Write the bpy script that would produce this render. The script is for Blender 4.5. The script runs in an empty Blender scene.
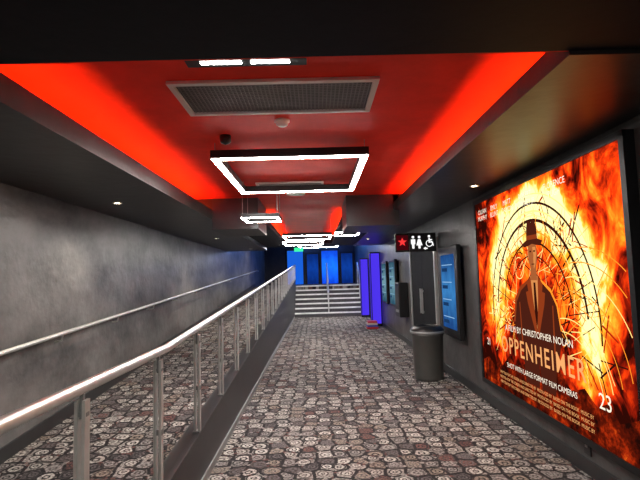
import bpy, math, random
from mathutils import Matrix, Vector
random.seed(4)
S=bpy.context.scene
S.view_settings.view_transform='Standard'
col=S.collection

# ---------------- materials ----------------
def new_mat(name):
    m=bpy.data.materials.new(name); m.use_nodes=True
    nt=m.node_tree; nt.nodes.clear()
    out=nt.nodes.new('ShaderNodeOutputMaterial')
    return m,nt,out
def N(nt,t,**k):
    n=nt.nodes.new(t)
    for a,b in k.items(): setattr(n,a,b)
    return n
def ramp(nt,fac,stops,interp='LINEAR'):
    r=N(nt,'ShaderNodeValToRGB'); r.color_ramp.interpolation=interp
    e=r.color_ramp.elements
    while len(e)<len(stops): e.new(0.5)
    for i,(p,c) in enumerate(stops):
        e[i].position=p; e[i].color=(c[0],c[1],c[2],1) if not isinstance(c,(int,float)) else (c,c,c,1)
    nt.links.new(fac,r.inputs[0]); return r.outputs[0]
def math_(nt,op,a,b=None,c=None):
    n=N(nt,'ShaderNodeMath',operation=op)
    for i,v in enumerate((a,b,c)):
        if v is None: continue
        if isinstance(v,(int,float)): n.inputs[i].default_value=v
        else: nt.links.new(v,n.inputs[i])
    return n.outputs[0]
def paint(name,colr,rough=.6,metal=0,var=.15,scale=3,bump=0,bscale=40,c2=None,stretch=(1,1,1),spec=.5):
    m,nt,out=new_mat(name)
    b=N(nt,'ShaderNodeBsdfPrincipled'); nt.links.new(b.outputs[0],out.inputs[0])
    b.inputs['Roughness'].default_value=rough; b.inputs['Metallic'].default_value=metal
    b.inputs['Specular IOR Level'].default_value=spec
    tc=N(nt,'ShaderNodeTexCoord'); mp=N(nt,'ShaderNodeMapping'); mp.inputs['Scale'].default_value=stretch
    nt.links.new(tc.outputs['Object'],mp.inputs[0])
    no=N(nt,'ShaderNodeTexNoise'); no.inputs['Scale'].default_value=scale; no.inputs['Detail'].default_value=8; no.inputs['Roughness'].default_value=.65
    nt.links.new(mp.outputs[0],no.inputs[0])
    a=tuple(x*(1-var) for x in colr); c=c2 or tuple(min(1,x*(1+var)) for x in colr)
    nt.links.new(ramp(nt,no.outputs[0],[(.35,a),(.65,c)]),b.inputs['Base Color'])
    if bump:
        n2=N(nt,'ShaderNodeTexNoise'); n2.inputs['Scale'].default_value=bscale; n2.inputs['Detail'].default_value=5
        nt.links.new(tc.outputs['Object'],n2.inputs[0])
        bp=N(nt,'ShaderNodeBump'); bp.inputs['Strength'].default_value=bump; bp.inputs['Distance'].default_value=.01
        nt.links.new(n2.outputs[0],bp.inputs['Height']); nt.links.new(bp.outputs[0],b.inputs['Normal'])
    return m
def emis(name,colr,strength):
    m,nt,out=new_mat(name)
    e=N(nt,'ShaderNodeEmission'); e.inputs[0].default_value=(*colr,1); e.inputs[1].default_value=strength
    nt.links.new(e.outputs[0],out.inputs[0]); return m

M_wall_l=paint('grey_plaster',(.140,.137,.134),.38,var=.55,scale=1.5,bump=1.0,bscale=6,stretch=(1,.6,1),spec=.45)
M_wall_r=paint('charcoal_plaster',(.075,.071,.070),.42,var=.4,scale=2.4,bump=.6,bscale=9,spec=.4)
M_black=paint('black_ceiling_paint',(.006,.006,.010),.6,var=.2,bump=.15,bscale=14,spec=.15)
M_soff=paint('dark_soffit_paint',(.026,.022,.020),.36,var=.4,scale=1.2,bump=.3,bscale=8,spec=.4)
M_red=paint('red_ceiling_paint',(.72,.040,.022),.6,var=.10,bump=.15,bscale=12,spec=.1)
M_curb=paint('black_satin_paint',(.026,.027,.031),.4,var=.2,spec=.4)
M_leaf=paint('door_black',(.010,.010,.012),.75,var=.2,spec=.1)
M_blackpl=paint('black_plastic',(.010,.010,.011),.4,var=.1,spec=.3)
M_steel=paint('brushed_stainless',(.74,.74,.72),.38,metal=.75,var=.06,scale=20)
M_grey=paint('grey_metal',(.30,.31,.31),.45,metal=.4,var=.1)
M_vent=paint('vent_frame_grey',(.62,.60,.57),.5,var=.05)
M_ventd=paint('vent_core_dark',(.035,.03,.03),.6)
M_ventl=paint('vent_slat',(.17,.155,.15),.5)
M_white=paint('white_plastic',(.8,.79,.75),.5,var=.03)
M_skirt=paint('skirting_black',(.028,.028,.03),.4)
M_bin=paint('bin_grey',(.10,.10,.095),.45,metal=.3,var=.1)
M_nose=paint('stair_nosing',(.85,.85,.83),.5)
M_lamp=emis('led_white',(1,.97,.92),98)
M_redled=emis('led_red',(1,.11,.012),56)
M_down=emis('downlight_warm',(1,.82,.55),35)
M_cyan=emis('cyan_glow',(.01,.11,.65),1.1)
M_violet=emis('violet_glow',(.075,.035,.85),1.0)
M_green=emis('exit_green',(.05,.9,.35),1.2)
M_signw=emis('sign_white',(1,1,1),1.1)
M_signr=emis('sign_red',(1,.04,.04),1.1)

def carpet():
    m,nt,out=new_mat('patterned_carpet')
    b=N(nt,'ShaderNodeBsdfPrincipled'); nt.links.new(b.outputs[0],out.inputs[0])
    b.inputs['Roughness'].default_value=.85; b.inputs['Specular IOR Level'].default_value=.2
    tc=N(nt,'ShaderNodeTexCoord')
    wn=N(nt,'ShaderNodeTexNoise'); wn.inputs['Scale'].default_value=12
    nt.links.new(tc.outputs['Object'],wn.inputs[0])
    mx=N(nt,'ShaderNodeMix',data_type='RGBA'); mx.inputs[0].default_value=.018
    nt.links.new(tc.outputs['Object'],mx.inputs[6]); nt.links.new(wn.outputs['Color'],mx.inputs[7])
    def vor(scale,feat='F1',rnd=.55):
        v=N(nt,'ShaderNodeTexVoronoi',feature=feat); v.voronoi_dimensions='2D'
        v.inputs['Scale'].default_value=scale; v.inputs['Randomness'].default_value=rnd
        nt.links.new(mx.outputs[2],v.inputs['Vector']); return v
    SC=7.2
    v=vor(SC); ve=vor(SC,'DISTANCE_TO_EDGE')
    sep=N(nt,'ShaderNodeSeparateColor'); nt.links.new(v.outputs['Color'],sep.inputs[0])
    dj=math_(nt,'MULTIPLY',v.outputs['Distance'],math_(nt,'MULTIPLY_ADD',sep.outputs[1],.7,.75))
    ring=ramp(nt,dj,[(0,1),(.085,1),(.11,0),(.17,0),(.20,1),(.34,1),(.37,.0),(.45,.0),(.48,.6)])
    cellc=ramp(nt,sep.outputs[0],[(0,(.45,.42,.385)),(.28,(.29,.27,.26)),(.46,(.16,.075,.068)),(.52,(.28,.23,.19)),(.64,(.53,.50,.465)),(.82,(.12,.105,.108))],'CONSTANT')
    darkc=ramp(nt,sep.outputs[2],[(0,(.030,.027,.030)),(.4,(.08,.062,.060)),(.75,(.135,.12,.118))],'CONSTANT')
    m1=N(nt,'ShaderNodeMix',data_type='RGBA'); nt.links.new(ring,m1.inputs[0]); nt.links.new(darkc,m1.inputs[6]); nt.links.new(cellc,m1.inputs[7])
    ed=ramp(nt,ve.outputs['Distance'],[(.08,0),(.12,1)])
    v2=vor(32,rnd=1); s2=N(nt,'ShaderNodeSeparateColor'); nt.links.new(v2.outputs['Color'],s2.inputs[0])
    fil=ramp(nt,s2.outputs[0],[(0,(.018,.016,.018)),(.66,(.04,.034,.035)),(.84,(.12,.055,.05)),(.9,(.30,.275,.26))],'CONSTANT')
    m2=N(nt,'ShaderNodeMix',data_type='RGBA'); nt.links.new(ed,m2.inputs[0]); nt.links.new(fil,m2.inputs[6]); nt.links.new(m1.outputs[2],m2.inputs[7])
    sp=N(nt,'ShaderNodeTexNoise'); sp.inputs['Scale'].default_value=60; sp.inputs['Detail'].default_value=3
    nt.links.new(tc.outputs['Object'],sp.inputs[0])
    spr=ramp(nt,sp.outputs[0],[(.38,.35),(.6,1.2)])
    m3=N(nt,'ShaderNodeMix',data_type='RGBA',blend_type='MULTIPLY'); m3.inputs[0].default_value=1
    nt.links.new(m2.outputs[2],m3.inputs[6]); nt.links.new(spr,m3.inputs[7])
    nt.links.new(m3.outputs[2],b.inputs['Base Color'])
    return m
M_carpet=carpet()

# ---------------- geometry helpers ----------------
def mobj(name,verts,faces,mat,smooth=False):
    me=bpy.data.meshes.new(name); me.from_pydata(verts,[],faces); me.update()
    if mat: me.materials.append(mat)
    if smooth:
        for p in me.polygons: p.use_smooth=True
    o=bpy.data.objects.new(name,me); col.objects.link(o); return o
BF=[(0,3,2,1),(4,5,6,7),(0,1,5,4),(1,2,6,5),(2,3,7,6),(3,0,4,7)]
def box(name,x0,x1,y0,y1,z0,z1,mat,bev=0):
    v=[(x0,y0,z0),(x1,y0,z0),(x1,y1,z0),(x0,y1,z0),(x0,y0,z1),(x1,y0,z1),(x1,y1,z1),(x0,y1,z1)]
    o=mobj(name,v,BF,mat)
    if bev:
        b=o.modifiers.new('bev','BEVEL'); b.width=bev; b.segments=2
    return o
def boxes(name,lst,mat):
    V=[];F=[]
    for (x0,x1,y0,y1,z0,z1) in lst:
        n=len(V)
        V+=[(x0,y0,z0),(x1,y0,z0),(x1,y1,z0),(x0,y1,z0),(x0,y0,z1),(x1,y0,z1),(x1,y1,z1),(x0,y1,z1)]
        F+=[tuple(i+n for i in f) for f in BF]
    return mobj(name,V,F,mat)
def prism_yz(name,pts,x0,x1,mat):
    n=len(pts)
    V=[(x0,p[0],p[1]) for p in pts]+[(x1,p[0],p[1]) for p in pts]
    F=[tuple(range(n)),tuple(reversed(range(n,2*n)))]+[(i,i+n,(i+1)%n+n,(i+1)%n) for i in range(n)]
    o=mobj(name,V,F,mat)
    import bmesh
    bm=bmesh.new(); bm.from_mesh(o.data); bmesh.ops.recalc_face_normals(bm,faces=bm.faces); bm.to_mesh(o.data); bm.free()
    return o
def lathe(name,prof,loc,mat,seg=40,axis='Z'):
    V=[];F=[]
    for r,z in prof:
        for i in range(seg):
            a=2*math.pi*i/seg; V.append((loc[0]+r*math.cos(a),loc[1]+r*math.sin(a),loc[2]+z))
    for j in range(len(prof)-1):
        for i in range(seg):
            k=(i+1)%seg
            F.append((j*seg+i,j*seg+k,(j+1)*seg+k,(j+1)*seg+i))
    return mobj(name,V,F,mat,True)
def tube(name,pts,r,mat):
    cu=bpy.data.curves.new(name,'CURVE'); cu.dimensions='3D'; cu.bevel_depth=r; cu.bevel_resolution=4; cu.use_fill_caps=True
    s=cu.splines.new('POLY'); s.points.add(len(pts)-1)
    for i,p in enumerate(pts): s.points[i].co=(*p,1)
    s.use_smooth=True
    cu.materials.append(mat)
    o=bpy.data.objects.new(name,cu); col.objects.link(o); return o
def group(name,loc,parts):
    e=bpy.data.objects.new(name,None); e.empty_display_size=.1; e.location=loc; col.objects.link(e)
    for p in parts:
        p.parent=e; p.matrix_parent_inverse=Matrix.Translation(-Vector(loc))
    return e

# ---------------- layout constants (metres) ----------------
XL=-2.62; XR=1.98; XC=-.88
YB=-3.5; YE=24.0
RS=2.8; RE=19.8; LZ=1.2; SLOPE=LZ/(RE-RS)
def rz(y): return 0 if y<RS else min(LZ,(y-RS)*SLOPE)
def rr_(y): return 0 if y<RS else (min(y,RE)-RS)*.056
def cz_(y): return .35 if y<RS else .35+(min(y,RE)-RS)*.064

# room shell
box('floor',XL-.1,XR+.12,YB-.1,YE+.1,-.12,0,M_carpet)
box('wall_left',XL-.12,XL,YB,YE,0,3.5,M_wall_l)
box('wall_right',XR,XR+.12,YB,YE,0,3.5,M_wall_r)
box('wall_near',XL-.12,XR+.12,YB-.12,YB,0,3.5,M_wall_r)
box('wall_far',XL-.12,XR+.12,YE,YE+.12,0,3.5,M_curb)
box('trim_1',XL,XL+.03,YB,7.2,0,2.36,M_wall_l)
boxes('baseboard_right',[(XR-.02,XR,YB,7.55,0,.11),(XR-.02,XR,9.75,18.25,0,.11)],M_skirt)
prism_yz('baseboard_left',[(YB,0),(RS,0),(RE,LZ),(RE,LZ+.12),(RS,.12),(YB,.12)],XL+.03,XL+.05,M_skirt)

# ceiling
XLi=-1.45; XRi=1.12; YN=1.95; YF=6.6; CZ=2.66
parts=[]
parts.append(box('near_soffit',XL,XR,YB,YN,2.45,2.95,M_black))
parts.append(box('near_reveal',XLi-.35,XRi+.35,YN,YN+.01,2.45,CZ,M_red))
parts.append(boxes('left_soffit',[(XL,XLi,YN,YF,2.36,2.42),(XLi-.04,XLi,YN,YF,2.42,2.50),(XL,XLi-.35,YN,YF,2.42,2.95),(XL,XLi,YF,13.98,2.36,2.66)],M_soff))
parts.append(boxes('right_soffit',[(XRi,XR,YN,YF,2.43,2.46),(XRi,XRi+.04,YN,YF,2.46,2.54),(XRi+.35,XR,YN,YF,2.46,2.95),(XRi,XR,YF,13.98,2.43,2.66)],M_soff))
parts.append(box('recess_panel',XLi-.4,XRi+.4,YN,14,CZ,CZ+.05,M_red))
parts.append(boxes('recess_sides',[(XLi-.35,XLi-.34,YN,YF,2.42,CZ),(XRi+.34,XRi+.35,YN,YF,2.46,CZ)],M_red))
ax,bx=-.80,.45
parts.append(boxes('bulkhead',[(XLi,ax,YF,7.7,2.22,CZ),(bx,XRi+.08,YF,7.7,2.22,CZ)],M_curb))
parts.append(boxes('far_soffit',[(XLi,ax-.2,7.7,14,2.45,CZ),(ax-.2,ax,7.7,13,2.43,2.46),(ax-.03,ax,7.7,13,2.46,2.52),
   (bx+.2,XRi,7.7,14,2.45,CZ),(bx,bx+.2,7.7,13,2.43,2.46),(bx,bx+.03,7.7,13,2.46,2.52),(ax-.2,bx+.2,13,14,2.45,CZ)],M_black))
parts.append(box('far_ceiling',XL,XR,14,YE,3.4,3.5,M_black))
parts.append(box('far_ceiling_riser',XL,XR,13.98,14.0,2.66,3.4,M_black))
group('ceiling',(0,0,2.45),parts)
group('cove_strip_light',(XLi-.18,4.3,2.42),[box('led',XLi-.20,XLi-.16,YN+.05,YF-.05,2.421,2.43,M_redled)])
group('cove_strip_light',(XRi+.18,4.3,2.46),[box('led',XRi+.16,XRi+.20,YN+.05,YF-.05,2.461,2.47,M_redled)])
group('cove_strip_light',(ax-.12,9.8,2.46),[box('led',ax-.13,ax-.10,7.8,12.9,2.461,2.47,M_redled)])
group('cove_strip_light',(bx+.12,9.8,2.46),[box('led',bx+.10,bx+.13,7.8,12.9,2.461,2.47,M_redled)])

# ramp + curb + landing + stairs
prism_yz('access_ramp',[(RS,0.001),(RE-.002,LZ),(RE-.002,0.001)],XL+.001,XC-.115,M_carpet)
box('upper_landing',XL+.001,XR-.001,RE,YE-.001,0.001,LZ,M_carpet)
c1=prism_yz('curb_wall',[(YB,0),(RE-.002,0),(RE-.002,cz_(RE)),(RS,.35),(YB,.35)],XC-.1,XC,M_curb)
c2=box('skirting',XC,XC+.012,YB,18.25,0,.06,M_grey)
c3=prism_yz('coping',[(YB,.35),(RS,.35),(RE-.002,cz_(RE)),(RE-.002,cz_(RE)+.015),(RS,.365),(YB,.365)],XC-.11,XC+.01,M_skirt)
group('ramp_curb',(XC-.05,8,0),[c1,c2,c3])
st=[];ns=[]
sx0,sx1=XC+.015,XR-.003
for i in range(7):
    y=18.3+.25*i; z=LZ/7*(i+1)
    if i<6: st.append((sx0,sx1,y,RE-.002,LZ/7*i+.001,z)); ns.append((sx0,sx1,y-.012,y+.04,z-.05,z+.005))
    else: ns.append((sx0,sx1,RE-.014,RE-.002,z-.05,z+.005))
M_step=paint('stair_carpet',(.07,.065,.07),.8,var=.5,scale=30)
group('staircase',(.6,18.3,0),[boxes('treads',st,M_step),boxes('nosings',ns,M_nose)])
def stair_rail(x,nm='stair_handrail'):
    p=[tube('rail',[(x,18.1,.95),(x,18.3,.98),(x,19.8,2.1),(x,20.2,2.1)],.03,M_steel)]
    for y,z0,z1 in ((18.4,.175,1.04),(19.15,.69,1.60),(20.0,1.2,2.1)):
        p.append(tube('post',[(x,y,z0),(x,y,z1)],.024,M_steel))
    group(nm,(x,18.4,0),p)
stair_rail(.45); stair_rail(1.75)

# main railing on curb
rx=XC-.01
pp=[]
rail=[(rx,y,1.115+rr_(y)) for y in (-2.5,0,2,2.6,2.8,3.0,6,10,15,19.7,20.2)]
pp.append(tube('top_rail',rail,.024,M_steel))
post=[];cl=[]
y=.96-.85*3
while y<19.8:
    b=.016+cz_(y); t=1.10+rr_(y)
    post+= [(rx-.02,rx-.008,y-.02,y+.02,b,t-.03),(rx+.008,rx+.02,y-.02,y+.02,b,t-.03)]
    cl+=[(rx-.03,rx+.02,y-.028,y+.028,b,b+.012),(rx-.022,rx+.022,y-.012,y+.012,t-.09,t-.075),(rx-.022,rx+.022,y-.012,y+.012,b+.3,b+.33),(rx-.007,rx+.007,y-.007,y+.007,t-.1,t)]
    y+=.85
pp.append(boxes('posts',post,M_steel)); pp.append(boxes('clamps',cl,M_grey))
group('steel_railing',(rx,8,.36),pp)
wx=XL+.11
def wr(y): return .92+rr_(y)
wp=[tube('rail',[(wx-.07,-2.5,.92)]+[(wx,y,wr(y)) for y in (-2.4,0,2.7,2.9,8,14,19.7,20.5)]+[(wx-.07,20.6,wr(20))],.021,M_steel)]
y=-1.8
while y<20:
    z=wr(y)
    wp.append(tube('bracket',[(XL+.03 if y<7.2 else XL,y,z-.08),(wx-.01,y,z-.07),(wx,y,z-.01)],.008,M_steel))
    y+=1.3
group('wall_handrail',(wx,8,.9),wp)

# ---------------- LED frame pendants ----------------
def led_frame(x0,x1,y0,y1,z,ztop,w=.055,h=.07,nm='led_frame_pendant'):
    ps=[]
    def ring(nm2,a0,a1,b0,b1,ww,z0,z1,mat):
        return boxes(nm2,[(a0,a1,b0,b0+ww,z0,z1),(a0,a1,b1-ww,b1,z0,z1),(a0,a0+ww,b0+ww,b1-ww,z0,z1),(a1-ww,a1,b0+ww,b1-ww,z0,z1)],mat)
    ps.append(ring('housing',x0,x1,y0,y1,w,z,z+h,M_blackpl))
    ps.append(ring('diffuser',x0+.008,x1-.008,y0+.008,y1-.008,w-.016,z-.006,z,M_lamp))
    for sx in (x0+w/2,x1-w/2):
        for sy in (y0+w/2,y1-w/2):
            ps.append(tube('wire',[(sx,sy,z+h),(sx,sy,ztop)],.003,M_grey))
    group(nm,((x0+x1)/2,(y0+y1)/2,ztop),ps)
led_frame(-.86,.47,3.86,5.48,2.52,CZ,w=.065)
led_frame(-.93,-.45,5.85,6.35,2.28,CZ,w=.045,h=.05)
led_frame(.36,.82,8.3,9.0,2.30,2.45,w=.05,h=.05)
led_frame(-.65,.33,9.2,10.2,2.34,CZ,w=.05,h=.05)
led_frame(-.80,.20,11.2,12.4,2.38,CZ,w=.05,h=.05)
led_frame(-.9,.9,-2.2,-.6,2.36,2.45)  # unseen lamp added behind the camera for light on the near hall
led_frame(-.6,.8,15.7,17.2,2.62,3.4,w=.08,h=.05)  # hidden above the soffit edge, added to brighten the stairs

def vent(x0,x1,y0,y1,z,b=.04,nm='air_vent'):
    fr=boxes('frame',[(x0,x1,y0,y0+b,z-.02,z),(x0,x1,y1-b,y1,z-.02,z),(x0,x0+b,y0+b,y1-b,z-.02,z),(x1-b,x1,y0+b,y1-b,z-.02,z)],M_vent)
    core=box('core',x0+b,x1-b,y0+b,y1-b,z-.004,z-.001,M_ventd)
    sl=[];n=int((y1-y0-2*b)/.025)
    for i in range(n):
        yy=y0+b+(i+.5)*(y1-y0-2*b)/n; sl.append((x0+b,x1-b,yy-.0035,yy+.0035,z-.008,z-.004))
    n=int((x1-x0-2*b)/.025)
    for i in range(n):
        xx=x0+b+(i+.5)*(x1-x0-2*b)/n; sl.append((xx-.0035,xx+.0035,y0+b,y1-b,z-.0075,z-.005))
    group(nm,((x0+x1)/2,(y0+y1)/2,z),[fr,core,boxes('slats',sl,M_ventl)])
vent(-.84,.40,2.64,3.18,CZ,.035)
vent(-.70,.12,5.55,5.75,CZ,.03)
f=[box('housing',-.65,-.02,2.325,2.415,CZ-.03,CZ,M_blackpl,.003),
   box('lamp_a',-.57,-.36,2.35,2.375,CZ-.033,CZ-.03,M_lamp),box('lamp_b',-.31,-.11,2.35,2.375,CZ-.033,CZ-.03,M_lamp)]
group('recessed_spotlight',(-.4,2.37,CZ),f)
group('smoke_detector',(-.22,3.36,CZ),[lathe('base',[(0,0),(.055,0),(.055,-.015),(.045,-.02),(.042,-.035),(.03,-.045),(0,-.047)],(-.22,3.36,CZ),M_white,28)])
group('motion_sensor',(-.70,3.70,CZ),[lathe('base',[(0,0),(.045,0),(.045,-.05),(.035,-.06),(0,-.075)],(-.70,3.70,CZ),M_blackpl,24)])
group('ceiling_speaker',(-.25,6.35,CZ),[lathe('grille',[(0,0),(.13,0),(.13,-.01),(.11,-.014),(0,-.014)],(-.25,6.35,CZ),M_white,28)])
def downlight(x,y,z):
    L=bpy.data.lights.new('light_source','SPOT'); L.energy=62; L.color=(1,.87,.7); L.spot_size=2.1; L.spot_blend=.8; L.shadow_soft_size=.03
    o=bpy.data.objects.new('light_source',L); o.location=(x,y,z-.02); col.objects.link(o)
    group('downlight',(x,y,z),[lathe('bezel',[(.032,-.001),(.05,-.001),(.05,-.008),(.034,-.01),(.032,-.001)],(x,y,z),M_white,24),
        lathe('lamp',[(0,-.004),(.032,-.004)],(x,y,z),M_down,24),o])
downlight(-2.1,4.97,2.36); downlight(1.70,4.9,2.43)
downlight(-2.0,9.5,2.36); downlight(1.3,11.5,2.43); downlight(-2.1,.6,2.45); downlight(1.5,.4,2.45)
downlight(-1.8,13,2.36); downlight(-1.9,18,3.4); downlight(.1,17.5,3.4); downlight(1.1,17.5,3.4); downlight(.3,1.2,2.45)  # high far-end downlights and the last near one are unseen, added for brightness

# ---------------- poster lightbox ----------------
def wallgroup(name,x,y,z,sx=1,sy=1):
    e=bpy.data.objects.new(name,None); e.empty_display_size=.1; col.objects.link(e)
    e.matrix_world=Matrix(((0,0,-1,x),(-sx,0,0,y),(0,sy,0,z),(0,0,0,1)))
    return e
def facegroup(name,x,y,z):
    e=bpy.data.objects.new(name,None); e.empty_display_size=.1; col.objects.link(e)
    e.matrix_world=Matrix(((1,0,0,x),(0,0,-1,y),(0,1,0,z),(0,0,0,1)))
    return e
def poly(e,name,pts,w,mat):
    o=mobj(name,[(p[0],p[1],w) for p in pts],[tuple(range(len(pts)))],mat); o.parent=e; return o
def lbox(e,name,u0,u1,v0,v1,w0,w1,mat,bev=0):
    o=box(name,u0,u1,v0,v1,w0,w1,mat,bev); o.parent=e; return o
def text(e,s,u,v,w,size,mat,align='CENTER',sx=1,name='lettering',ang=0,sp=1,off=0):
    c=bpy.data.curves.new(name,'FONT'); c.body=s; c.size=size; c.align_x=align; c.materials.append(mat)
    c.resolution_u=3; c.space_character=sp; c.offset=off
    o=bpy.data.objects.new(name,c); col.objects.link(o); o.parent=e; o.location=(u,v,w); o.scale=(sx,1,1); o.rotation_euler=(0,0,ang); return o
W_,H_=2.82,2.07
def arc(e,name,cx,cy,r,wd,a0,a1,w,mat,n=40,ry=1):
    V=[];F=[];ok=[]
    for i in range(n+1):
        a=math.radians(a0+(a1-a0)*i/n)
        p=[(cx+(r-wd/2)*math.cos(a),cy+(r-wd/2)*ry*math.sin(a),w),(cx+(r+wd/2)*math.cos(a),cy+(r+wd/2)*ry*math.sin(a),w)]
        ok.append(all(.01<q[0]<W_-.01 and .01<q[1]<H_-.01 for q in p)); V+=p
    for i in range(n):
        if ok[i] and ok[i+1]: F.append((2*i,2*i+1,2*i+3,2*i+2))
    o=mobj(name,V,F,mat); o.parent=e; return o
def segs(e,name,lst,w,mat):
    V=[];F=[]
    for (x0,y0,x1,y1,t) in lst:
        d=Vector((x1-x0,y1-y0)); d.normalize(); nx,ny=-d.y*t/2,d.x*t/2
        n=len(V); V+=[(x0+nx,y0+ny,w),(x0-nx,y0-ny,w),(x1-nx,y1-ny,w),(x1+nx,y1+ny,w)]; F.append((n,n+1,n+2,n+3))
    o=mobj(name,V,F,mat); o.parent=e; return o
def fire():
    m,nt,out=new_mat('poster_fire_print')
    tc=N(nt,'ShaderNodeTexCoord')
    sp=N(nt,'ShaderNodeSeparateXYZ'); nt.links.new(tc.outputs['Object'],sp.inputs[0])
    def noise(sc,de,ro,di,st):
        no=N(nt,'ShaderNodeTexNoise'); no.inputs['Scale'].default_value=sc; no.inputs['Detail'].default_value=de; no.inputs['Roughness'].default_value=ro; no.inputs['Distortion'].default_value=di
        mp=N(nt,'ShaderNodeMapping'); mp.inputs['Scale'].default_value=st; nt.links.new(tc.outputs['Object'],mp.inputs[0]); nt.links.new(mp.outputs[0],no.inputs[0]); return no.outputs[0]
    n1=noise(1.9,8,.58,1.6,(1.3,.8,1)); n2=noise(6,6,.6,.8,(1,.7,1))
    dx=math_(nt,'SUBTRACT',sp.outputs[0],1.45); dy=math_(nt,'SUBTRACT',sp.outputs[1],.85)
    d=math_(nt,'SQRT',math_(nt,'ADD',math_(nt,'MULTIPLY',dx,dx),math_(nt,'MULTIPLY',dy,dy)))
    ring=math_(nt,'MAXIMUM',math_(nt,'SUBTRACT',1.0,math_(nt,'MULTIPLY',math_(nt,'ABSOLUTE',math_(nt,'SUBTRACT',d,.92)),2.7)),0)
    upm=math_(nt,'MULTIPLY_ADD',sp.outputs[1],.52,.22)
    ring=math_(nt,'MULTIPLY',ring,upm)
    edge=math_(nt,'MULTIPLY',math_(nt,'MAXIMUM',math_(nt,'SUBTRACT',d,1.15),0),.35)
    low=math_(nt,'MULTIPLY',math_(nt,'MAXIMUM',math_(nt,'SUBTRACT',.75,sp.outputs[1]),0),.75)
    nn=math_(nt,'ADD',math_(nt,'MULTIPLY',math_(nt,'SUBTRACT',n1,.5),1.9),math_(nt,'MULTIPLY',math_(nt,'SUBTRACT',n2,.5),.8))
    val=math_(nt,'ADD',math_(nt,'ADD',nn,math_(nt,'MULTIPLY',ring,.95)),.36)
    val=math_(nt,'SUBTRACT',math_(nt,'SUBTRACT',val,edge),low)
    c=ramp(nt,val,[(.03,(.02,.002,.001)),(.18,(.22,.008,.002)),(.34,(.82,.04,.003)),(.52,(1,.17,.008)),(.70,(1,.48,.03)),(.90,(1,.90,.40))])
    e=N(nt,'ShaderNodeEmission'); e.inputs[1].default_value=1.45
    nt.links.new(c,e.inputs[0]); nt.links.new(e.outputs[0],out.inputs[0]); return m
P=wallgroup('movie_poster_lightbox',XR,5.53,.30,.947,.972)
M_fire=fire()
lbox(P,'casing',-.05,W_+.05,-.05,H_+.05,.001,.06,M_blackpl)
poly(P,'print',[(0,0),(W_,0),(W_,H_),(0,H_)],.063,M_fire)
for nm,a in (('bezel_l',(-.05,0,-.05,H_+.05)),('bezel_r',(W_,W_+.05,-.05,H_+.05)),('bezel_b',(-.05,W_+.05,-.05,0)),('bezel_t',(-.05,W_+.05,H_,H_+.05))):
    lbox(P,nm,a[0],a[1],a[2],a[3],.06,.075,M_blackpl)
K=emis('print_black',(.04,.006,.003),1); KB=emis('print_brown',(.30,.045,.01),1); KO=emis('print_orange',(1,.28,.02),1.3); KY=emis('print_yellow',(1,.68,.2),1.5)
KW=emis('print_cream',(1,.88,.70),1.2); KS=emis('print_skin',(.42,.12,.035),1); KSL=emis('print_skin_lit',(.75,.28,.08),1); KSU=emis('print_suit',(.075,.014,.007),1); KT=emis('print_title',(1,.45,.16),1.0); KR=emis('print_red',(.50,.025,.004),1)
cx,cy=1.45,.80
for i,(r,wd,a0,a1,mt) in enumerate([(1.02,.02,-5,185,K),(.95,.014,0,185,KY),(.87,.028,5,172,K),(.77,.012,10,170,KO),(.68,.018,12,168,K),(1.10,.010,20,160,KY),(.56,.012,20,160,K),(.91,.008,0,180,KY),(.80,.008,20,165,KY)]):
    arc(P,'arc_%d'%i,cx,cy,r,wd,a0,a1,.066+.0004*i,mt,ry=1.04)
L=[]
for a in range(8,176,12):
    if 70<a<112: continue
    t=math.radians(a); L.append((cx+.56*math.cos(t),cy+.58*math.sin(t),cx+1.02*math.cos(t),cy+1.06*math.sin(t),.009))
segs(P,'spokes',L,.0655,K)
for nm,mat,cnt,th in (('struts',K,60,.013),('red_struts',KR,60,.016),('embers',KY,90,.007),('sparks',KO,80,.009)):
    L=[]
    for i in range(cnt):
        a=random.uniform(-.4,math.pi+.4); r=random.uniform(.35,1.05); t=a+random.uniform(-1.4,1.4); l=random.uniform(.06,.3)
        x=cx+r*math.cos(a); y_=cy+r*math.sin(a); x2=x+l*math.cos(t); y2=y_+l*math.sin(t)
        if 0.04<x2<W_-.04 and 0.04<y2<H_-.04 and 0.04<y_<H_-.04 and .04<x<W_-.04: L.append((x,y_,x2,y2,random.uniform(.4,1.4)*th))
    segs(P,nm,L,.0648 if mat is K else (.0644 if mat is KR else .0652),mat)
for i in range(22):
    a=random.uniform(0,math.pi); r=random.uniform(.5,1.0); q=random.uniform(.05,.17)
    arc(P,'cable_%d'%i,cx+r*math.cos(a),cy+r*math.sin(a),q,.009,random.uniform(0,180),random.uniform(220,400),.0672,random.choice([K,KY,KY,KO,KR]),n=20)
for i in range(7):
    arc(P,'trail_%d'%i,1.95+.05*i,.25+.05*i,.5+.06*i,.008,10,100,.0674,random.choice([KO,KY]),n=24)
def ground():
    m,nt,out=new_mat('print_scorched_ground')
    tc=N(nt,'ShaderNodeTexCoord'); no=N(nt,'ShaderNodeTexNoise'); no.inputs['Scale'].default_value=7; no.inputs['Detail'].default_value=7; no.inputs['Roughness'].default_value=.7
    nt.links.new(tc.outputs['Object'],no.inputs[0])
    c=ramp(nt,no.outputs[0],[(.38,(.015,.003,.002)),(.52,(.12,.008,.002)),(.62,(.45,.028,.004)),(.74,(1,.18,.012))])
    e=N(nt,'ShaderNodeEmission'); nt.links.new(c,e.inputs[0]); nt.links.new(e.outputs[0],out.inputs[0]); return m
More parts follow.
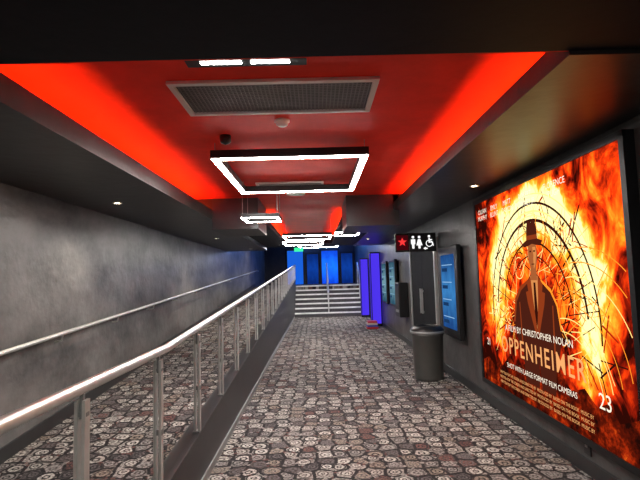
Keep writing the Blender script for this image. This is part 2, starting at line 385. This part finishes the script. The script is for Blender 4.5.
poly(P,'scorched_ground',[(0.02,0.0),(W_-.02,0.0),(W_-.02,.30),(2.6,.22),(2.5,.33),(2.35,.26),(2.2,.36),(2.0,.30),(1.85,.42),(1.6,.36),(1.3,.40),(1.1,.34),(.95,.30),(.8,.38),(.6,.25),(.5,.32),(.4,.2),(.2,.28),(.02,.22)],.0652,ground())
def man():
    b=[(1.14,.20),(1.10,.5),(1.00,.55),(.90,.75),(.97,.98),(1.13,1.10),(1.34,1.17),(1.42,1.22),(1.55,1.22),(1.63,1.17),(1.83,1.09),(1.95,.96),(2.0,.75),(1.93,.55),(1.86,.5),(1.80,.20),(1.52,.20),(1.49,.42),(1.46,.20)]
    sc=lambda pts:[(1.49+(p[0]-1.49)*.86,p[1]) for p in pts]
    def pm(n,pts,w,m): poly(P,n,sc(pts),w,m)
    pm('suit',b,.068,KSU)
    pm('suit_rim_left',[(.90,.75),(.97,.98),(1.13,1.10),(1.34,1.17),(1.34,1.14),(1.14,1.06),(1.01,.95),(.94,.75)],.0686,KB)
    pm('suit_rim_right',[(2.0,.75),(1.95,.96),(1.83,1.09),(1.63,1.17),(1.63,1.15),(1.82,1.06),(1.925,.95),(1.975,.75)],.0686,KO)
    pm('shirt',[(1.40,1.20),(1.57,1.20),(1.55,1.0),(1.49,.72),(1.43,1.0)],.0688,KSL)
    pm('tie',[(1.465,1.14),(1.51,1.14),(1.525,.85),(1.49,.74),(1.455,.85)],.069,K)
    pm('lapel_left',[(1.40,1.20),(1.43,1.0),(1.49,.70),(1.46,.66),(1.30,.95),(1.27,1.05),(1.33,1.06),(1.31,1.13)],.0692,KB)
    pm('lapel_right',[(1.57,1.20),(1.55,1.0),(1.49,.70),(1.52,.66),(1.68,.95),(1.71,1.05),(1.65,1.06),(1.67,1.13)],.0692,KB)
    pm('arm_line_left',[(1.08,.95),(1.10,.95),(1.12,.55),(1.09,.55)],.0688,KB)
    pm('arm_line_right',[(1.84,.95),(1.86,.95),(1.85,.55),(1.82,.55)],.0688,KB)
    pm('neck',[(1.41,1.16),(1.56,1.16),(1.55,1.32),(1.42,1.32)],.0694,KS)
    f=[(1.485+.105*math.cos(t),1.40+.15*math.sin(t)*(1.05 if math.sin(t)<0 else 1)) for t in [i*math.pi/12 for i in range(24)]]
    pm('face',f,.0696,KS)
    pm('cheek',[(1.49,1.46),(1.56,1.46),(1.575,1.40),(1.54,1.30),(1.50,1.26),(1.50,1.36),(1.51,1.38)],.0698,KSL)
    pm('eye_left',[(1.42,1.43),(1.46,1.43),(1.46,1.415),(1.42,1.415)],.07,K)
    pm('eye_right',[(1.51,1.43),(1.55,1.43),(1.55,1.415),(1.51,1.415)],.07,K)
    pm('mouth',[(1.45,1.31),(1.52,1.31),(1.52,1.302),(1.45,1.302)],.07,K)
    pm('ear_left',[(1.37,1.43),(1.39,1.44),(1.39,1.36),(1.375,1.37)],.0699,KSL)
    pm('hat_brim',[(1.25,1.50),(1.30,1.465),(1.40,1.475),(1.49,1.49),(1.58,1.475),(1.67,1.465),(1.73,1.505),(1.62,1.53),(1.36,1.53)],.0702,KSU)
    pm('hat_crown',[(1.36,1.52),(1.62,1.52),(1.615,1.62),(1.58,1.70),(1.52,1.70),(1.49,1.685),(1.45,1.705),(1.40,1.70),(1.37,1.62)],.0704,KSU)
    pm('hat_band',[(1.362,1.53),(1.618,1.53),(1.617,1.57),(1.364,1.57)],.0706,KB)
man()
text(P,'OPPENHEIMER',1.43,.41,.0715,.235,KT,sx=.92,name='title',sp=1.2,off=.002)
text(P,'A FILM BY CHRISTOPHER NOLAN',1.42,.64,.0715,.085,KW,sx=1.05,name='director_line')
text(P,'23',2.46,.27,.0715,.16,KW,name='date')
text(P,'21',.24,.42,.0715,.11,KW,name='rating')
text(P,'SHOT WITH LARGE FORMAT FILM CAMERAS',1.42,.26,.0715,.068,KW,name='tagline')
for i,(s,u) in enumerate([('CILLIAN\nMURPHY',.25),('EMILY\nBLUNT',.62),('MATT\nDAMON',.98),('ROBERT\nDOWNEY JR.',1.40),('FLORENCE\nPUGH',1.95)]):
    text(P,s,u,1.93,.0715,.075,KW,name='cast_name_%d'%i)
for i in range(3):
    text(P,'WRITTEN FOR THE SCREEN AND DIRECTED BY  PRODUCED BY  BASED ON THE BOOK  MUSIC BY',1.42,.165-.05*i,.0715,.040,KT,name='credits_%d'%i)

# ---------------- digital displays ----------------
def screen_mat(name,c0,c1,s):
    m,nt,out=new_mat(name)
    tc=N(nt,'ShaderNodeTexCoord'); sp=N(nt,'ShaderNodeSeparateXYZ'); nt.links.new(tc.outputs['Generated'],sp.inputs[0])
    no=N(nt,'ShaderNodeTexNoise'); no.inputs['Scale'].default_value=4; nt.links.new(tc.outputs['Generated'],no.inputs[0])
    v=math_(nt,'ADD',sp.outputs[1],math_(nt,'MULTIPLY',math_(nt,'SUBTRACT',no.outputs[0],.5),.6))
    c=ramp(nt,v,[(0,c0),(.5,c1),(1,c0)])
    e=N(nt,'ShaderNodeEmission'); e.inputs[1].default_value=s; nt.links.new(c,e.inputs[0]); nt.links.new(e.outputs[0],out.inputs[0]); return m
M_scr=screen_mat('display_blue',(.015,.07,.25),(.05,.25,.60),.9)
M_scr2=screen_mat('display_cyan',(.03,.10,.16),(.22,.42,.50),.8)
M_scrt=emis('display_text',(.35,.62,.95),.8)
M_scrd=emis('display_dark',(.01,.04,.12),1)
def display(yfar,w,z0,h,mat,b=.06):
    e=wallgroup('digital_display',XR,yfar,z0)
    lbox(e,'bracket',.2*w,.8*w,.3*h,.7*h,.001,.05,M_blackpl)
    lbox(e,'housing',0,w,0,h,.05,.11,M_blackpl,.012)
    poly(e,'screen',[(b,b),(w-b,b),(w-b,h-b),(b,h-b)],.1105,mat)
    for i in range(4):
        v=h-b-.14-i*(h-.3)/4
        poly(e,'text_row_%d'%i,[(b+.05,v),(w-b-.1-.05*(i%3),v),(w-b-.1-.05*(i%3),v-.012),(b+.05,v-.012)],.112,M_scrt)
        poly(e,'image_row_%d'%i,[(b+.05,v-.05),(b+.05+.3*w,v-.05),(b+.05+.3*w,v-.10),(b+.05,v-.10)],.112,M_scrd)
display(7.15,.92,.62,1.28,M_scr,.12)
display(12.1,.9,.75,1.15,M_scr2)
display(13.5,.9,.75,1.15,M_scr2)
# ---------------- restroom sign ----------------
G=facegroup('restroom_sign',1.29,7.6,1.88)
lbox(G,'panel',0,.66,0,.30,0,.04,M_blackpl,.004); 
lbox(G,'mount',.66,.685,.05,.25,0,.03,M_grey)
def star(e,cx_,cy_,r,w,mat):
    pts=[]
    for i in range(10):
        a=math.pi/2+i*math.pi/5; q=r if i%2==0 else r*.42
        pts.append((cx_+q*math.cos(a),cy_+q*math.sin(a)))
    poly(e,'star',pts,w,mat)
lbox(G,'divider',.225,.23,.02,.28,.04,.042,M_grey)
poly(G,'star_tile',[(.02,.03),(.21,.03),(.21,.27),(.02,.27)],.0412,emis('tile_dark_red',(.05,.002,.004),1))
star(G,.115,.16,.075,.043,M_signr)
def person(u,skirt):
    c=[(u+.022*math.cos(t),.235+.022*math.sin(t)) for t in [i*math.pi/8 for i in range(16)]]
    poly(G,'icon_head',c,.043,M_signw)
    if skirt: poly(G,'icon_body',[(u-.02,.20),(u+.02,.20),(u+.05,.10),(u+.018,.10),(u+.018,.05),(u-.018,.05),(u-.018,.10),(u-.05,.10)],.043,M_signw)
    else: poly(G,'icon_body',[(u-.035,.20),(u+.035,.20),(u+.035,.12),(u+.02,.12),(u+.018,.05),(u-.018,.05),(u-.02,.12),(u-.035,.12)],.043,M_signw)
person(.29,False); person(.39,True)
c=[(.55+.02*math.cos(t),.245+.02*math.sin(t)) for t in [i*math.pi/8 for i in range(16)]]
poly(G,'icon_head',c,.043,M_signw)
segs(G,'icon_chair',[(.55,.22,.55,.14,.02),(.545,.15,.60,.15,.018),(.60,.155,.615,.09,.018),(.55,.19,.60,.19,.014)],.043,M_signw)
arc(G,'icon_wheel_ring',.55,.13,.05,.012,0,360,.0431,M_signw,n=20)
poly(G,'arrow',[(.45,.05),(.49,.075),(.49,.06),(.52,.06),(.52,.04),(.49,.04),(.49,.025)],.043,M_signw)
G2=facegroup('exit_sign',.30,YE-.05,3.05)
lbox(G2,'panel',0,.5,0,.18,0,.04,M_green)
poly(G2,'arrow',[(.3,.05),(.42,.09),(.3,.13)],.042,M_signw)
G3=facegroup('exit_sign',-.62,13.6,2.28)
lbox(G3,'panel',0,.26,0,.11,0,.03,M_green); lbox(G3,'stem',.12,.14,.11,.17,0,.02,M_grey)

# ---------------- door in the right wall ----------------
D=wallgroup('door_1',XR,9.7,0)
dw=2.05
lbox(D,'jamb_l',0,.06,.001,2.12,.001,.05,M_steel); lbox(D,'jamb_r',dw-.06,dw,.001,2.12,.001,.05,M_steel); lbox(D,'head',0.06,dw-.06,2.06,2.12,.001,.05,M_steel)
lbox(D,'leaf_a',.065,dw/2-.004,.01,2.055,.001,.03,M_leaf); lbox(D,'leaf_b',dw/2+.004,dw-.065,.01,2.055,.001,.03,M_leaf)
for u in (dw/2-.08,dw/2+.06): lbox(D,'handle',u,u+.02,.8,1.25,.045,.07,M_steel)
for u in (dw/2-.08,dw/2+.06):
    for v in (.82,1.2): lbox(D,'handle_mount',u+.004,u+.016,v,v+.02,.03,.046,M_steel)
lbox(D,'kick_a',.1,dw/2-.04,.03,.2,.03,.034,M_grey); lbox(D,'kick_b',dw/2+.04,dw-.1,.03,.2,.03,.034,M_grey)
C=wallgroup('wall_dispenser',XR,10.75,.60)
lbox(C,'body',0,.55,0,.75,.001,.20,M_blackpl,.02); lbox(C,'slot',.08,.47,.1,.16,.20,.205,M_grey); lbox(C,'door',.06,.49,.22,.68,.20,.206,M_curb)
bx_,by_=1.60,6.95
lt=[lathe('body',[(0,0.001),(.20,0.001),(.205,.02),(.225,.62),(.235,.63),(.235,.655),(.222,.66),(.222,.665)],(bx_,by_,0),M_bin,44),
    lathe('lid',[(.24,.66),(.245,.68),(.24,.70),(.225,.73),(.20,.755),(.15,.77),(.145,.76),(.14,.70)],(bx_,by_,0),M_blackpl,44),
    lathe('rim',[(.235,.655),(.246,.66),(.246,.69),(.24,.695)],(bx_,by_,0),M_grey,44),
    lathe('liner',[(0,.66),(.15,.70)],(bx_,by_,0),M_ventd,24)]
group('trash_bin',(bx_,by_,0),lt)
def column(y,h):
    x0,x1=1.66,XR-.022
    p=[box('core',x0,x1,y,y+.28,.08,h,M_violet),boxes('frame',[(x0-.012,x1,y-.01,y+.29,0,.08),(x0-.012,x1,y-.01,y+.29,h,h+.04),(x0-.014,x0+.01,y-.012,y+.006,.08,h),(x1-.03,x1,y-.012,y+.006,.08,h),(x0-.014,x0,y+.27,y+.292,.08,h)],M_blackpl)]
    group('illuminated_column',((x0+x1)/2,y+.14,0),p)
column(14.3,2.2); column(17.6,2.15)
cl=[(.45,.02,.03),(.03,.06,.4),(.5,.45,.4),(.4,.03,.05)]
ps=[]
for i,c in enumerate(cl):
    ps.append(box('stack_%d'%i,1.42+.01*i,1.74-.008*i,13.6+.01*i,13.95,.001+.055*i,.054+.055*i,paint('leaflet_%d'%i,c,.5),.004))
group('leaflet_stack',(1.6,13.8,0),ps)
for y_ in (3.62,):
    s=wallgroup('wall_socket',XR,y_,.14); lbox(s,'plate',0,.09,0,.09,.001,.012,M_skirt,.003); lbox(s,'switch',.03,.06,.055,.075,.012,.017,M_grey)

# ---------------- far end: blue-lit openings ----------------
def bluedoor(nm,x0,x1,z0,z1,mat):
    e=facegroup(nm,x0,YE-.002,z0); w=x1-x0; h=z1-z0
    poly(e,'glass',[(0,0),(w,0),(w,h),(0,h)],.01,mat)
    for u in (0,w): lbox(e,'jamb',u-.04,u+.04,0.001,h,.012,.08,M_blackpl)
    lbox(e,'head',-.04,w+.04,h-.03,h+.05,.012,.08,M_blackpl)
M_bl2=screen_mat('blue_backlit',(.005,.05,.6),(.01,.17,1),1.3)
M_bl3=screen_mat('blue_dim',(.003,.02,.16),(.005,.05,.35),1.0)
bluedoor('door_2',.25,1.15,LZ,2.9,M_bl2)
bluedoor('door_3',-1.5,-.62,LZ,2.95,M_cyan)
bluedoor('door_4',-.50,.15,LZ,2.75,M_bl3)
bluedoor('door_5',1.25,1.9,LZ,2.75,M_bl3)
for (x,y,z,en,c) in ((-.6,22.8,3.2,25,(.1,.3,1)),(.9,21.5,3.2,70,(.1,.25,1)),(1.3,16,3.0,22,(.25,.15,1))):  # bare point lights without fixtures, added to tint the far end blue
    L=bpy.data.lights.new('light_source','POINT'); L.energy=en; L.color=c; L.shadow_soft_size=.1
    o=bpy.data.objects.new('blue_fill_light',L); o.location=(x,y,z); col.objects.link(o)

w=bpy.data.worlds.new('World'); S.world=w; w.use_nodes=True
w.node_tree.nodes['Background'].inputs[0].default_value=(.02,.02,.025,1)

# camera
cam=bpy.data.cameras.new('camera'); cam.sensor_width=36; cam.lens=26.4; cam.clip_start=.05
co=bpy.data.objects.new('camera',cam); col.objects.link(co)
R=Matrix.Rotation(math.radians(-.57),4,'Z')@Matrix.Rotation(math.radians(90+4.62),4,'X')@Matrix.Rotation(math.radians(-1.6),4,'Z')
co.matrix_world=Matrix.Translation((0,0,1.5))@R
S.camera=co
